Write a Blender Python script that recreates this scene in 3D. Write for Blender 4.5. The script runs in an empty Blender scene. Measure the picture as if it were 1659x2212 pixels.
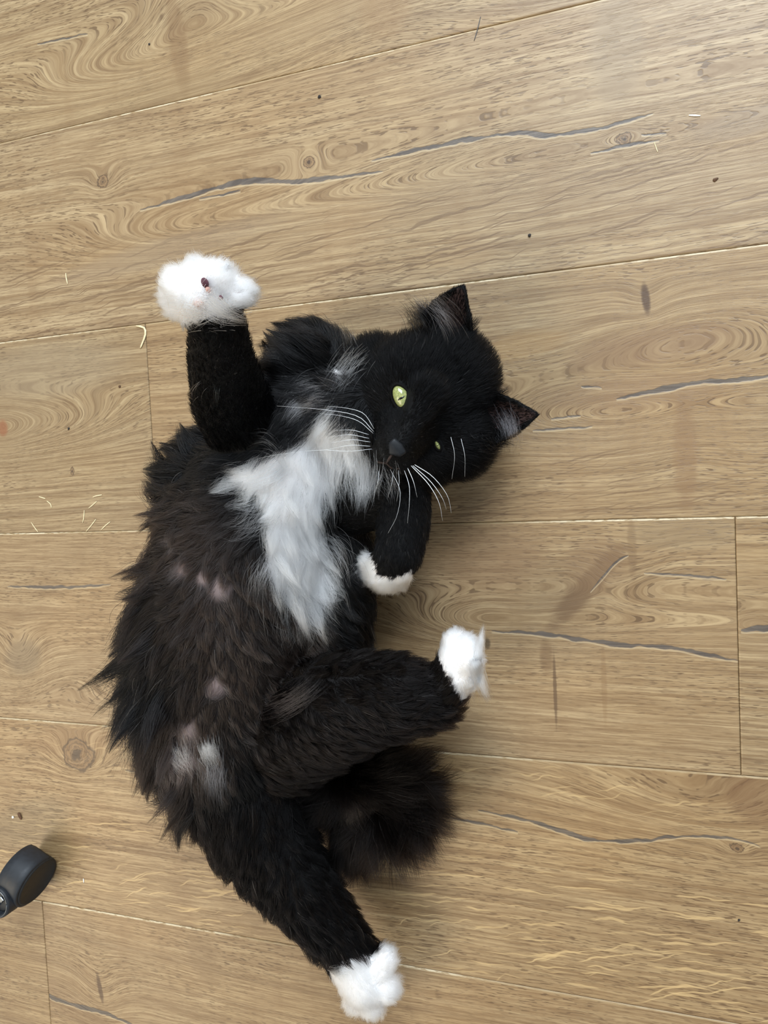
import bpy, bmesh, math, random
import numpy as np
from mathutils import Vector, Matrix, kdtree

C = bpy.context.scene.collection
sc = bpy.context.scene
PI = math.pi
# ------------------------------------------------------------------ camera
W, H, F = 1659, 2212, 1661.0
CAM_H = 0.6134
ANG = (-0.06753, 0.33491, -0.04939)
ROT = (Matrix.Rotation(ANG[2], 3, 'Z') @ Matrix.Rotation(ANG[1], 3, 'Y') @ Matrix.Rotation(ANG[0], 3, 'X'))
cd = bpy.data.cameras.new('camera'); cam = bpy.data.objects.new('camera', cd); C.objects.link(cam)
cam.matrix_world = Matrix.Translation((0, 0, CAM_H)) @ ROT.to_4x4()
cd.sensor_fit = 'HORIZONTAL'; cd.sensor_width = 36.0; cd.lens = 36.0*F/W
cd.clip_start = 0.02; cd.clip_end = 50
sc.camera = cam
# ------------------------------------------------------------------ world + lights + exposure
wd = bpy.data.worlds.new('world'); sc.world = wd; wd.use_nodes = True
bgn = wd.node_tree.nodes['Background']
bgn.inputs[0].default_value = (0.84, 0.93, 1.0, 1); bgn.inputs[1].default_value = 0.50
def area(name, loc, target, size, size_y, power, col):
    l = bpy.data.lights.new(name, 'AREA'); l.shape = 'RECTANGLE'; l.size = size; l.size_y = size_y
    l.energy = power; l.color = col
    o = bpy.data.objects.new(name, l); C.objects.link(o); o.location = loc
    o.rotation_euler = (Vector(target)-Vector(loc)).to_track_quat('-Z', 'Y').to_euler()
    return o
area('window_light', (0.35, 1.75, 1.8), (-0.25, 0.05, 0), 1.5, 1.3, 92, (0.80, 0.90, 1.0))
area('room_light', (-1.6, -1.0, 1.9), (-0.3, -0.1, 0), 1.4, 1.4, 34, (1.0, 0.86, 0.64))
sc.view_settings.view_transform = 'Standard'; sc.view_settings.look = 'None'
sc.view_settings.gamma = 1; sc.view_settings.use_curve_mapping = False
sc.view_settings.exposure = 0.0
sc.render.film_transparent = False
sc.cycles.use_denoising = True

# ------------------------------------------------------------------ picture <-> place
RN = np.array(ROT)
def depth_dir(px, py):
    return RN @ np.array([(px-W/2)/F, -(py-H/2)/F, -1.0])
def P(px, py, h=0.0):
    d = depth_dir(px, py); t = (h-CAM_H)/d[2]
    return np.array([d[0]*t, d[1]*t, h])
def mpp(px, py, h):                       # metres per pixel at that spot
    d = depth_dir(px, py); return ((h-CAM_H)/d[2])/F
def proj(X):
    q = (np.asarray(X) - np.array([0, 0, CAM_H])) @ RN
    return np.stack([W/2 + F*q[..., 0]/-q[..., 2], H/2 - F*q[..., 1]/-q[..., 2]], -1)

# ------------------------------------------------------------------ helpers
def mesh_obj(name, bm, mat=None, parent=None, smooth=True):
    me = bpy.data.meshes.new(name); bm.to_mesh(me); bm.free()
    if smooth:
        for p in me.polygons: p.use_smooth = True
    if mat: me.materials.append(mat)
    o = bpy.data.objects.new(name, me); C.objects.link(o)
    if parent: o.parent = parent
    return o
def tag(o, label, cat, group=None):
    o['label'] = label; o['category'] = cat
    if group: o['group'] = group
    return o
def tube(bm, pts, rads, seg=8, flat=1.0, up=(0, 0, 1)):
    pts = [Vector(p) for p in pts]; rings = []
    for i, p in enumerate(pts):
        t = (pts[min(i+1, len(pts)-1)]-pts[max(i-1, 0)]).normalized()
        a = t.cross(Vector(up))
        if a.length < 1e-4: a = t.cross(Vector((1, 0, 0)))
        a.normalize(); b = a.cross(t)
        rings.append([bm.verts.new(p + float(rads[i])*(math.cos(2*PI*k/seg)*a + flat*math.sin(2*PI*k/seg)*b)) for k in range(seg)])
    for r0, r1 in zip(rings, rings[1:]):
        for k in range(seg):
            bm.faces.new((r0[k], r0[(k+1) % seg], r1[(k+1) % seg], r1[k]))
    bm.faces.new(rings[0][::-1]); bm.faces.new(rings[-1])
def spline(pts, n):                       # Catmull-Rom through points
    p = np.array(pts, float); p = np.vstack([2*p[0]-p[1], p, 2*p[-1]-p[-2]])
    out = []; m = len(p)-3
    for t in np.linspace(0, m-1e-6, n):
        i = int(t); u = t-i; a, b, c, d = p[i:i+4]
        out.append(0.5*((2*b)+(-a+c)*u+(2*a-5*b+4*c-d)*u*u+(-a+3*b-3*c+d)*u**3))
    return np.array(out)

class NT:                                 # tiny node-expression helper
    def __init__(s, name):
        s.m = bpy.data.materials.new(name); s.m.use_nodes = True
        s.t = s.m.node_tree; s.t.nodes.clear()
        s.out = s.n('ShaderNodeOutputMaterial')
    def n(s, typ, **kw):
        nd = s.t.nodes.new(typ)
        for k, v in kw.items(): setattr(nd, k, v)
        return nd
    def put(s, sock, v):
        if isinstance(v, bpy.types.NodeSocket): s.t.links.new(v, sock)
        else: sock.default_value = v
    def math(s, op, a, b=0.0, c=0.0, clamp=False):
        nd = s.n('ShaderNodeMath', operation=op, use_clamp=clamp)
        s.put(nd.inputs[0], a); s.put(nd.inputs[1], b); s.put(nd.inputs[2], c)
        return nd.outputs[0]
    def add(s, a, b): return s.math('ADD', a, b)
    def sub(s, a, b): return s.math('SUBTRACT', a, b)
    def mul(s, a, b): return s.math('MULTIPLY', a, b)
    def step(s, v, lo, hi, a=0.0, b=1.0):
        nd = s.n('ShaderNodeMapRange', interpolation_type='SMOOTHSTEP')
        s.put(nd.inputs[0], v); s.put(nd.inputs[1], lo); s.put(nd.inputs[2], hi); s.put(nd.inputs[3], a); s.put(nd.inputs[4], b)
        return nd.outputs[0]
    def vec(s, x, y, z=0.0):
        nd = s.n('ShaderNodeCombineXYZ'); s.put(nd.inputs[0], x); s.put(nd.inputs[1], y); s.put(nd.inputs[2], z); return nd.outputs[0]
    def noise(s, v, scale=1.0, detail=2.0, rough=0.5, w=None):
        nd = s.n('ShaderNodeTexNoise')
        if w is not None:
            nd.noise_dimensions = '1D'; s.put(nd.inputs['W'], w)
        else:
            s.put(nd.inputs['Vector'], v)
        nd.inputs['Scale'].default_value = scale; nd.inputs['Detail'].default_value = detail; nd.inputs['Roughness'].default_value = rough
        return nd.outputs[0]
    def mix(s, f, a, b, mode='MIX'):
        nd = s.n('ShaderNodeMix', data_type='RGBA', blend_type=mode)
        s.put(nd.inputs[0], f)
        s.put(nd.inputs[6], a if isinstance(a, bpy.types.NodeSocket) else (*a, 1))
        s.put(nd.inputs[7], b if isinstance(b, bpy.types.NodeSocket) else (*b, 1))
        return nd.outputs[2]
    def ramp(s, v, stops):
        nd = s.n('ShaderNodeValToRGB'); e = nd.color_ramp.elements
        while len(e) < len(stops): e.new(0.5)
        for el, (p, c) in zip(e, stops): el.position = p; el.color = (*c, 1)
        s.put(nd.inputs[0], v); return nd.outputs[0]
    def surface(s, sh): s.t.links.new(sh, s.out.inputs[0])
def lin(r, g, b):
    return tuple((c/255/12.92 if c/255 < 0.04045 else ((c/255+0.055)/1.055)**2.4) for c in (r, g, b))
def simple(name, col, rough=0.5, metal=0.0, spec=0.5, coat=0.0):
    k = NT(name); b = k.n('ShaderNodeBsdfPrincipled')
    co = k.n('ShaderNodeTexCoord').outputs['Object']
    nz = k.noise(co, 300.0, 3.0)
    k.put(b.inputs['Base Color'], k.mix(k.step(nz, 0.3, 0.7), tuple(c*0.85 for c in col), tuple(c*1.12 for c in col)))
    k.put(b.inputs['Roughness'], k.step(nz, 0.2, 0.8, rough*0.9, min(1, rough*1.1)))
    b.inputs['Metallic'].default_value = metal; b.inputs['Specular IOR Level'].default_value = spec; b.inputs['Coat Weight'].default_value = coat
    k.surface(b.outputs[0]); return k.m

# ------------------------------------------------------------------ oak plank material
def oak(name, seed, bumps=(), cracks=(), knots=(), tint=(1, 1, 1), ring=1.0, F_ring=95.0, flecks=(), pore=1.0, wav=0.0042, stains=()):
    k = NT(name)
    pos = k.n('ShaderNodeNewGeometry').outputs['Position']
    sp = k.n('ShaderNodeSeparateXYZ'); k.put(sp.inputs[0], pos); x, y = sp.outputs[0], sp.outputs[1]
    ox = seed*3.17
    w1 = k.noise(k.vec(k.add(k.mul(x, 2.0), ox), k.mul(y, 7.0), ox), 1.0, 1.0, 0.4)
    w2 = k.noise(k.vec(k.add(k.mul(x, 16.0), ox), k.mul(y, 45.0), ox), 1.0, 2.0, 0.5)
    g = k.add(y, k.mul(k.sub(w1, 0.5), wav*6))
    g = k.add(g, k.mul(k.sub(w2, 0.5), 0.0030))
    def local(bx, by, ang):
        dx = k.sub(x, bx); dy = k.sub(y, by); c, s_ = math.cos(ang), math.sin(ang)
        return k.add(k.mul(dx, c), k.mul(dy, s_)), k.sub(k.mul(dy, c), k.mul(dx, s_))
    for (bx, by, sx, sy, ang, amp, longer) in bumps:        # one end of a cathedral can run on
        lx, ly = local(bx, by, ang)
        if longer:
            far = k.math('MAXIMUM', k.mul(lx, float(np.sign(longer))), 0.0)
            lx = k.sub(k.math('ABSOLUTE', lx), k.mul(far, 1-1/abs(longer)))
        q = k.add(k.math('POWER', k.math('ABSOLUTE', k.mul(lx, 1/sx)), 2.0), k.math('POWER', k.math('ABSOLUTE', k.mul(ly, 1/sy)), 2.0))
        g = k.add(g, k.mul(k.math('EXPONENT', k.mul(q, -1.0)), amp))
    r1 = k.noise(None, 1.0, 2.5, 0.55, w=k.add(k.mul(g, F_ring), seed*7.3))
    r2 = k.noise(k.vec(k.mul(x, 6.0), k.mul(g, 420.0), ox), 1.0, 2.0, 0.6)
    base = k.ramp(r1, [(0.28, lin(134, 110, 83)), (0.42, lin(166, 141, 108)), (0.52, lin(181, 156, 121)), (0.64, lin(203, 182, 149)), (0.8, lin(174, 148, 112))])
    flat = lin(176, 151, 115)
    col = k.mix(ring, flat, base)
    # slow drift between honey and grey
    d1 = k.noise(k.vec(k.add(k.mul(x, 4.0), ox), k.mul(y, 9.0), ox+4), 1.0, 2.0)
    col = k.mix(k.step(d1, 0.35, 0.62, 0.0, 0.32), col, lin(160, 145, 123))
    d2 = k.noise(k.vec(k.add(k.mul(x, 5.0), ox), k.mul(y, 11.0), ox+9), 1.0, 1.0)
    col = k.mix(k.step(d2, 0.5, 0.72, 0.0, 0.38), col, lin(186, 147, 96))
    # fibres
    f1 = k.noise(k.vec(k.mul(x, 20.0), k.mul(g, 620.0), ox), 1.0, 4.0, 0.68)
    col = k.mix(k.step(f1, 0.3, 0.72, 0.0, 0.75), k.mix(0.72, col, lin(124, 98, 70)), k.mix(0.5, col, lin(214, 194, 160)))
    col = k.mix(k.step(r2, 0.5, 0.68, 0.0, 0.42), col, lin(136, 110, 80))
    # cross figure (faint bands over the grain)
    cf = k.noise(k.vec(k.add(k.mul(x, 42.0), ox), k.mul(y, 6.0), ox), 1.0, 2.0)
    col = k.mix(k.step(cf, 0.5, 0.75, 0.0, 0.22), col, lin(140, 112, 82))
    # pores: short dark dashes
    p1 = k.noise(k.vec(k.mul(x, 110.0), k.mul(g, 1150.0), ox+2), 1.0, 1.0, 0.5)
    pd = k.noise(k.vec(k.add(k.mul(x, 9.0), ox), k.mul(y, 22.0), ox+3), 1.0, 1.0)
    pm = k.mul(k.step(p1, 0.565, 0.65, 0.0, 0.8*pore), k.step(pd, 0.36, 0.6, 0.35, 1.0))
    col = k.mix(pm, col, lin(104, 82, 60))
    height = k.sub(k.mul(f1, 0.5), pm)
    for (ylo, yhi, slope, fx, fy, c_, amt, thr) in flecks:      # medullary rays
        ys = k.sub(y, k.mul(x, slope))
        wv = k.noise(k.vec(k.mul(x, 42.0), k.mul(y, 60.0), ox), 1.0, 1.5)
        nz = k.noise(k.vec(k.mul(x, fx), k.add(k.mul(ys, fy), k.mul(wv, 6.0)), ox+11), 1.0, 0.6, 0.4)
        band = k.mul(k.step(y, ylo-0.012, ylo+0.012), k.step(y, yhi-0.012, yhi+0.012, 1.0, 0.0))
        col = k.mix(k.mul(k.mul(k.step(nz, thr, thr+0.05), band), amt), col, lin(*c_))
    for (sx_, sy_, ax, ay, ang, c_, amt) in stains:
        lx, ly = local(sx_, sy_, ang)
        q = k.add(k.math('POWER', k.math('ABSOLUTE', k.mul(lx, 1/ax)), 2.0), k.math('POWER', k.math('ABSOLUTE', k.mul(ly, 1/ay)), 2.0))
        q = k.add(q, k.mul(k.sub(f1, 0.5), 1.2))
        col = k.mix(k.step(q, 0.3, 1.5, amt, 0.0), col, lin(*c_))
    for (kx, ky, kr, asp, ang) in knots:
        lx, ly = local(kx, ky, ang)
        d = k.math('SQRT', k.add(k.math('POWER', k.math('ABSOLUTE', lx), 2.0), k.math('POWER', k.math('ABSOLUTE', k.mul(ly, asp)), 2.0)))
        wk = k.noise(k.vec(k.mul(x, 1.1/kr), k.mul(y, 1.1/kr), ox), 1.0, 2.5, 0.6)
        d = k.add(k.mul(d, 1/kr), k.mul(k.sub(wk, 0.5), 1.5))
        rr = k.noise(None, 1.0, 2.0, w=k.add(k.mul(d, 5.0), seed))
        kc = k.mix(k.step(rr, 0.35, 0.65), lin(112, 90, 70), lin(158, 130, 98))
        col = k.mix(k.step(d, 0.9, 1.25, 0.85, 0.0), col, kc)
        col = k.mix(k.mul(k.step(d, 0.82, 0.98), k.step(d, 1.0, 1.2, 0.75, 0.0)), col, lin(82, 66, 54))
        col = k.mix(k.step(d, 0.15, 0.5, 0.8, 0.0), col, lin(70, 58, 52))
    for (pts, wid) in cracks:
        a = np.array([P(*q)[:2] for q in pts]); a = a[np.argsort(a[:, 0])]
        x0, x1 = a[0, 0], a[-1, 0]; ylo, yhi = a[:, 1].min()-0.01, a[:, 1].max()+0.01
        t = k.mul(k.sub(x, float(x0)), float(1/(x1-x0)))
        fc = k.n('ShaderNodeFloatCurve'); cv = fc.mapping.curves[0]
        for i, q in enumerate(a):
            u, v = (q[0]-x0)/(x1-x0), (q[1]-ylo)/(yhi-ylo)
            if i == 0: cv.points[0].location = (u, v)
            elif i == len(a)-1: cv.points[len(cv.points)-1].location = (1.0, v)
            else: cv.points.new(u, v)
        fc.mapping.update(); k.put(fc.inputs[1], t)
        yc = k.add(k.mul(fc.outputs[0], float(yhi-ylo)), float(ylo))
        jig = k.noise(k.vec(k.mul(x, 90.0), 0.0, ox), 1.0, 2.0)
        dd = k.math('ABSOLUTE', k.add(k.sub(y, yc), k.mul(k.sub(jig, 0.5), 0.004)))
        env = k.math('SQRT', k.math('MAXIMUM', k.mul(k.mul(t, k.sub(1.0, t)), 4.0), 0.0))
        nz = k.noise(k.vec(k.mul(x, 45.0), 0.0, ox+6), 1.0, 2.0)
        ww = k.mul(k.mul(env, k.step(nz, 0.28, 0.68, 0.25, 1.15)), wid)
        m = k.step(k.sub(dd, ww), -0.0004, 0.0006, 1.0, 0.0)
        inside = k.mul(k.step(t, 0.0, 0.01), k.step(t, 0.99, 1.0, 1.0, 0.0))
        m = k.mul(m, inside)
        edge = k.mul(k.step(k.math('ABSOLUTE', k.sub(k.sub(yc, y), k.add(ww, 0.0008))), 0.0, 0.0011, 0.55, 0.0), inside)
        col = k.mix(edge, col, lin(212, 196, 168))
        col = k.mix(k.mul(m, 0.9), col, k.mix(k.step(f1, 0.35, 0.65), lin(74, 70, 72), lin(112, 106, 104)))
        height = k.sub(height, k.mul(m, 1.5))
    col = k.mix(1.0, col, tuple(a*b_ for a, b_ in zip(tint, (0.84, 0.80, 0.71))), 'MULTIPLY')
    b = k.n('ShaderNodeBsdfPrincipled'); k.put(b.inputs['Base Color'], col)
    k.put(b.inputs['Roughness'], k.step(f1, 0.2, 0.8, 0.5, 0.38)); b.inputs['Specular IOR Level'].default_value = 0.5
    bp = k.n('ShaderNodeBump'); bp.inputs['Strength'].default_value = 0.28; bp.inputs['Distance'].default_value = 0.0005
    k.put(bp.inputs['Height'], height); k.put(b.inputs['Normal'], bp.outputs[0])
    k.surface(b.outputs[0]); return k.m

# ------------------------------------------------------------------ floor
floor = bpy.data.objects.new('floor', None); C.objects.link(floor); floor['kind'] = 'structure'
floor['label'] = 'oak effect laminate floor of long planks'
PWID, Y0 = 0.193, 0.34194
def bump_at(px, py, sxp, syp, angpx, amp, longer=0):
    c = P(px, py); m = mpp(px, py, 0); return (c[0], c[1], sxp*m, syp*m, angpx, amp, longer)
def stain_at(px, py, ax, ay, ang, c_, amt):
    c = P(px, py); m = mpp(px, py, 0); return (c[0], c[1], ax*m, ay*m, ang, c_, amt)
def knot_at(px, py, r, asp=1.0, ang=0.0):
    c = P(px, py); return (c[0], c[1], r*mpp(px, py, 0), asp, ang)
DARKRAY = (112, 88, 66); LIGHTRAY = (222, 198, 156)
def yrow(i): return Y0 - (i-1)*PWID       # top edge of row i (row 1 lies just under the first seam)
JX_A = P(320, 810)[0]; JX_B = 0.0560; JX_C = P(93, 1980)[0]
planks = []                               # (row, x0, x1, material args)
planks.append((0, -1.20, 0.20, dict(seed=1, tint=(1.03, 1.02, 0.99), ring=1.0, F_ring=75,
    bumps=[bump_at(360, 105, 300, 62, 0.06, 0.075, 4), bump_at(420, 10, 120, 60, 0.1, 0.04), bump_at(830, 60, 240, 130, 0.3, -0.02)],
    cracks=[([(80, 95), (130, 85), (190, 73)], 0.0012)],
    stains=[stain_at(385, 95, 22, 120, 0.1, (128, 100, 72), 0.5), stain_at(830, 20, 60, 60, 0.0, (150, 120, 86), 0.4), stain_at(250, 260, 300, 40, 0.15, (150, 128, 98), 0.35)])))
planks.append((0, 0.20, 1.4, dict(seed=2)))
planks.append((1, -0.92, 0.46, dict(seed=3, tint=(1.07, 1.07, 1.08), ring=1.0, F_ring=78,
    bumps=[bump_at(1260, 320, 560, 70, 0.0, 0.085, 4), bump_at(430, 492, 330, 62, 0.0, 0.05, 2.5),
           bump_at(222, 392, 40, 30, 0, 0.016), bump_at(667, 350, 36, 26, 0, 0.014), bump_at(1348, 300, 30, 26, 0, 0.012)],
    cracks=[([(300, 455), (420, 420), (520, 394), (640, 392), (830, 369)], 0.0022), ([(800, 347), (930, 318), (1080, 290), (1230, 288), (1415, 243)], 0.0021),
            ([(1275, 331), (1340, 316), (1425, 303)], 0.0012), ([(1385, 291), (1440, 288)], 0.001), ([(430, 430), (520, 412)], 0.0009)],
    knots=[knot_at(222, 392, 15, 1.1), knot_at(667, 350, 11), knot_at(1348, 300, 14)],
    flecks=[(yrow(1)-PWID-0.02, yrow(1)-PWID+0.075, 0.13, 12, 620, DARKRAY, 0.6, 0.61)],
    stains=[stain_at(1330, 110, 60, 120, 0.0, (150, 132, 108), 0.5), stain_at(1620, 260, 130, 30, 0.1, (140, 122, 102), 0.5), stain_at(350, 545, 300, 30, 0.1, (150, 132, 112), 0.4)])))
planks.append((1, 0.46, 1.6, dict(seed=4)))
planks.append((2, -1.6, JX_A, dict(seed=5, tint=(0.98, 0.975, 0.96), F_ring=120,
    bumps=[bump_at(0, 925, 260, 55, 0.0, 0.085, -4), bump_at(10, 930, 50, 36, 0.0, 0.02)],
    stains=[stain_at(6, 925, 14, 18, 0, (150, 92, 62), 0.7), stain_at(100, 800, 200, 60, 0, (160, 146, 126), 0.4)],
    knots=[knot_at(156, 1018, 5, 0.6)])))
planks.append((2, JX_A, 0.94, dict(seed=6, tint=(1.02, 0.985, 0.94), F_ring=90,
    bumps=[bump_at(1340, 895, 270, 62, 0.0, 0.075, 5), bump_at(1520, 700, 230, 70, 0.1, -0.03), bump_at(1395, 650, 45, 45, 0.0, 0.012), bump_at(1490, 930, 90, 90, 0, -0.012)],
    cracks=[([(1330, 862), (1420, 843), (1510, 826), (1600, 820), (1700, 806)], 0.0022), ([(1255, 833), (1300, 838)], 0.0009), ([(1190, 905), (1255, 897)], 0.0007), ([(1150, 930), (1280, 921)], 0.0007)],
    stains=[stain_at(1395, 645, 9, 34, 0.1, (88, 68, 54), 0.9), stain_at(1395, 750, 170, 40, 0.1, (138, 112, 88), 0.6), stain_at(1480, 980, 25, 120, 0.0, (140, 112, 84), 0.55),
            stain_at(1130, 745, 90, 30, 0.1, (196, 156, 100), 0.22), stain_at(1350, 850, 200, 40, 0.0, (142, 116, 92), 0.4)],
    flecks=[(yrow(2)-PWID, yrow(2)-PWID+0.06, 0.16, 12, 620, DARKRAY, 0.5, 0.63)])))
planks.append((3, -1.32, JX_B, dict(seed=17, tint=(1.01, 0.97, 0.92), F_ring=90, wav=0.0026,
    bumps=[bump_at(1070, 1345, 190, 56, 0.0, 0.058, 5), bump_at(1330, 1250, 110, 50, 0.7, 0.011), bump_at(40, 1420, 70, 55, 0, 0.03), bump_at(160, 1470, 120, 40, 0.2, -0.02)],
    cracks=[([(15, 1266), (80, 1268), (150, 1268), (240, 1262)], 0.0017), ([(1060, 1364), (1170, 1369), (1260, 1382), (1340, 1393), (1430, 1397), (1530, 1415), (1598, 1428)], 0.0020),
            ([(1275, 1278), (1300, 1250), (1330, 1215), (1358, 1198)], 0.0010), ([(1390, 1237), (1480, 1243), (1570, 1250)], 0.0008)],
    stains=[stain_at(1265, 1270, 125, 24, 0.85, (118, 93, 70), 0.75), stain_at(1365, 1180, 10, 70, 0.0, (128, 104, 78), 0.5), stain_at(1060, 1200, 120, 70, 0.0, (136, 110, 84), 0.5),
            stain_at(1290, 1220, 70, 60, 0.6, (140, 114, 88), 0.45), stain_at(1180, 1420, 14, 40, 0, (120, 92, 66), 0.5), stain_at(1199, 1490, 4, 80, 0, (96, 74, 56), 0.75), stain_at(1305, 1480, 6, 90, 0, (138, 110, 80), 0.4),
            stain_at(50, 1420, 50, 40, 0.3, (130, 114, 94), 0.6), stain_at(1052, 1390, 8, 12, 0, (80, 66, 52), 0.8), stain_at(1480, 1150, 120, 40, 0, (150, 134, 110), 0.4)])))
planks.append((3, JX_B, 1.4, dict(seed=8, tint=(1.0, 0.98, 0.95), bumps=[bump_at(1640, 1360, 120, 40, 0, 0.03)], F_ring=110,
    cracks=[([(1600, 1363), (1640, 1358), (1710, 1356)], 0.0022)], stains=[stain_at(1640, 1345, 60, 30, 0, (140, 112, 82), 0.4)])))
planks.append((4, -1.0, 0.38, dict(seed=9, tint=(1.04, 0.975, 0.875), F_ring=90,
    bumps=[bump_at(165, 1625, 60, 44, 0.1, 0.035), bump_at(260, 1600, 200, 50, 0.1, -0.02), bump_at(1500, 1740, 260, 80, -0.05, 0.03), bump_at(1590, 1835, 36, 22, 0, 0.012)],
    cracks=[([(1030, 1750), (1130, 1770), (1230, 1800), (1275, 1812), (1380, 1815), (1470, 1807), (1560, 1808), (1645, 1830)], 0.0018), ([(940, 1762), (1030, 1777), (1120, 1798)], 0.0012), ([(270, 1664), (330, 1672)], 0.0008)],
    knots=[knot_at(167, 1628, 36, 1.1), knot_at(1592, 1832, 13, 1.5)],
    flecks=[(yrow(4)-PWID+0.003, yrow(4)-PWID+0.105, 0.07, 24, 620, LIGHTRAY, 0.55, 0.65), (yrow(4)-PWID+0.003, yrow(4)-PWID+0.05, 0.30, 22, 420, LIGHTRAY, 0.6, 0.68), (yrow(4)-0.035, yrow(4)-0.004, 0.15, 22, 420, LIGHTRAY, 0.4, 0.67)],
    stains=[stain_at(1635, 1720, 60, 60, 0, (120, 92, 68), 0.55), stain_at(60, 1780, 130, 50, 0.4, (128, 116, 96), 0.4), stain_at(150, 1600, 150, 30, 0.1, (150, 122, 92), 0.4)])))
planks.append((4, 0.38, 1.5, dict(seed=10, tint=(1.03, 0.975, 0.89))))
planks.append((5, -1.7, JX_C, dict(seed=11, tint=(0.97, 0.93, 0.86))))
planks.append((5, JX_C, 0.77, dict(seed=12, tint=(1.02, 0.97, 0.90), F_ring=85,
    bumps=[bump_at(215, 2140, 60, 70, 0, 0.02), bump_at(600, 2120, 300, 60, 0.0, 0.012)],
    cracks=[([(-20, 2098), (60, 2130), (140, 2165), (230, 2190), (330, 2240)], 0.0026)],
    stains=[stain_at(216, 2135, 6, 34, 0.15, (92, 70, 52), 0.85), stain_at(440, 2070, 40, 60, 0.3, (138, 114, 86), 0.5), stain_at(120, 2150, 220, 30, -0.35, (130, 104, 78), 0.4)])))
planks.append((6, -0.85, 0.6, dict(seed=13))); planks.append((6, -2.0, -0.85, dict(seed=14)))
for r, cut in ((-1, -0.35), (-2, 0.25), (7, -0.3), (8, 0.1)):
    planks.append((r, -1.7, cut, dict(seed=20+r))); planks.append((r, cut, 1.5, dict(seed=30+r)))
planks.append((1, -2.0, -0.92, dict(seed=41))); planks.append((0, -2.0, -1.2, dict(seed=42))); planks.append((4, -2.0, -1.0, dict(seed=43)))
SHARED = [oak('oak_plank', seed=60+i) for i in range(4)]      # the boards beyond the picture carry on to the walls
for r in range(-8, 17):
    ext = [(a, b) for (q, a, b, kw) in planks if q == r]
    lo, hi = (min(a for a, b in ext), max(b for a, b in ext)) if ext else ((r*0.47) % 1.38-0.69,)*2
    while lo > -3.4: planks.append((r, lo-1.38, lo, None)); lo -= 1.38
    while hi < 3.0: planks.append((r, hi, hi+1.38, None)); hi += 1.38
GAP = 0.00015
k = NT('worn_highlight_edge'); b = k.n('ShaderNodeBsdfPrincipled'); q = k.n('ShaderNodeNewGeometry').outputs['Position']  # worn bevel, with the seam's caught-light highlight painted in as pale patches
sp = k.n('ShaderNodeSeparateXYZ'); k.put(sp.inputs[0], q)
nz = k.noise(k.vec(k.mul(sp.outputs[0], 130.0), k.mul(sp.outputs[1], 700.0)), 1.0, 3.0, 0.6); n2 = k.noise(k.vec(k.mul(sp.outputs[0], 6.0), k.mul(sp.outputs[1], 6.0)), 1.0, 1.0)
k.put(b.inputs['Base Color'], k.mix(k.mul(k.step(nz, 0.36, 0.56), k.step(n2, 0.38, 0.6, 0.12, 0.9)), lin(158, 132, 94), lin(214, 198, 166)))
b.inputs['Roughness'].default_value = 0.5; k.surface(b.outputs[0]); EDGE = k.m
for (row, x0, x1, kw) in planks:
    y1 = yrow(row); y0 = y1-PWID
    bm = bmesh.new()
    def ring(z, ins):
        return [bm.verts.new((a, b, z)) for a, b in ((x0+GAP+ins, y0+GAP+ins), (x1-GAP-ins, y0+GAP+ins), (x1-GAP-ins, y1-GAP-ins*1.15), (x0+GAP+ins, y1-GAP-ins*1.15))]
    lv = [ring(-0.008, 0), ring(-0.0007, 0), ring(-0.0002, 0.0004), ring(0.0, 0.0012)]
    for a, b in zip(lv, lv[1:]):
        for i in range(4): bm.faces.new((a[i], a[(i+1) % 4], b[(i+1) % 4], b[i]))
    bm.faces.new(lv[-1]); bm.faces.new(lv[0][::-1])
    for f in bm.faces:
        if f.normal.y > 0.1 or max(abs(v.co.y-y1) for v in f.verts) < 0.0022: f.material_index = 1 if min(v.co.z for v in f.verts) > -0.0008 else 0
    o = mesh_obj('plank', bm, oak('oak_plank', **kw) if kw else SHARED[int(abs(x0*10)+row) % 4], floor, smooth=False)
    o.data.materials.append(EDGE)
bm = bmesh.new(); bmesh.ops.create_grid(bm, x_segments=1, y_segments=1, size=4.5)
for v in bm.verts: v.co.z = -0.0085
mesh_obj('underlay', bm, simple('underlay', lin(70, 58, 46), 0.9), floor, smooth=False)

# ------------------------------------------------------------------ cat: one continuous body
rng = np.random.default_rng(7)
SKEL = []                                 # (part, a, b, ra, rb) for finding which part a point belongs to
bm = bmesh.new()
def ball_pts(c, r, n=3):
    t = bmesh.new(); bmesh.ops.create_icosphere(t, subdivisions=n, radius=1.0)
    out = [Vector(c)+Vector(v.co)*r for v in t.verts]; t.free(); return out
ICO = None
def hull(ptsA):
    vs = [bm.verts.new(p) for p in ptsA]
    r = bmesh.ops.convex_hull(bm, input=vs)
    dead = [g for g in r['geom_interior'] if isinstance(g, bmesh.types.BMVert)] + [g for g in r['geom_unused'] if isinstance(g, bmesh.types.BMVert)]
    if dead: bmesh.ops.delete(bm, geom=list(set(dead)), context='VERTS')
def node(q):
    px, py, h, rp = q; return P(px, py, h), rp*mpp(px, py, h)
def chain(part, pts):
    nd = [node(q) for q in pts]
    for (a, ra), (b, rb) in zip(nd, nd[1:]):
        hull(ball_pts(a, ra)+ball_pts(b, rb)); SKEL.append((part, a, b, ra, rb))
    return nd
def blob(part, q):
    c, r = node(q); hull(ball_pts(c, r)); SKEL.append((part, c, c+np.array([1e-5, 0, 0]), r, r))
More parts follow.
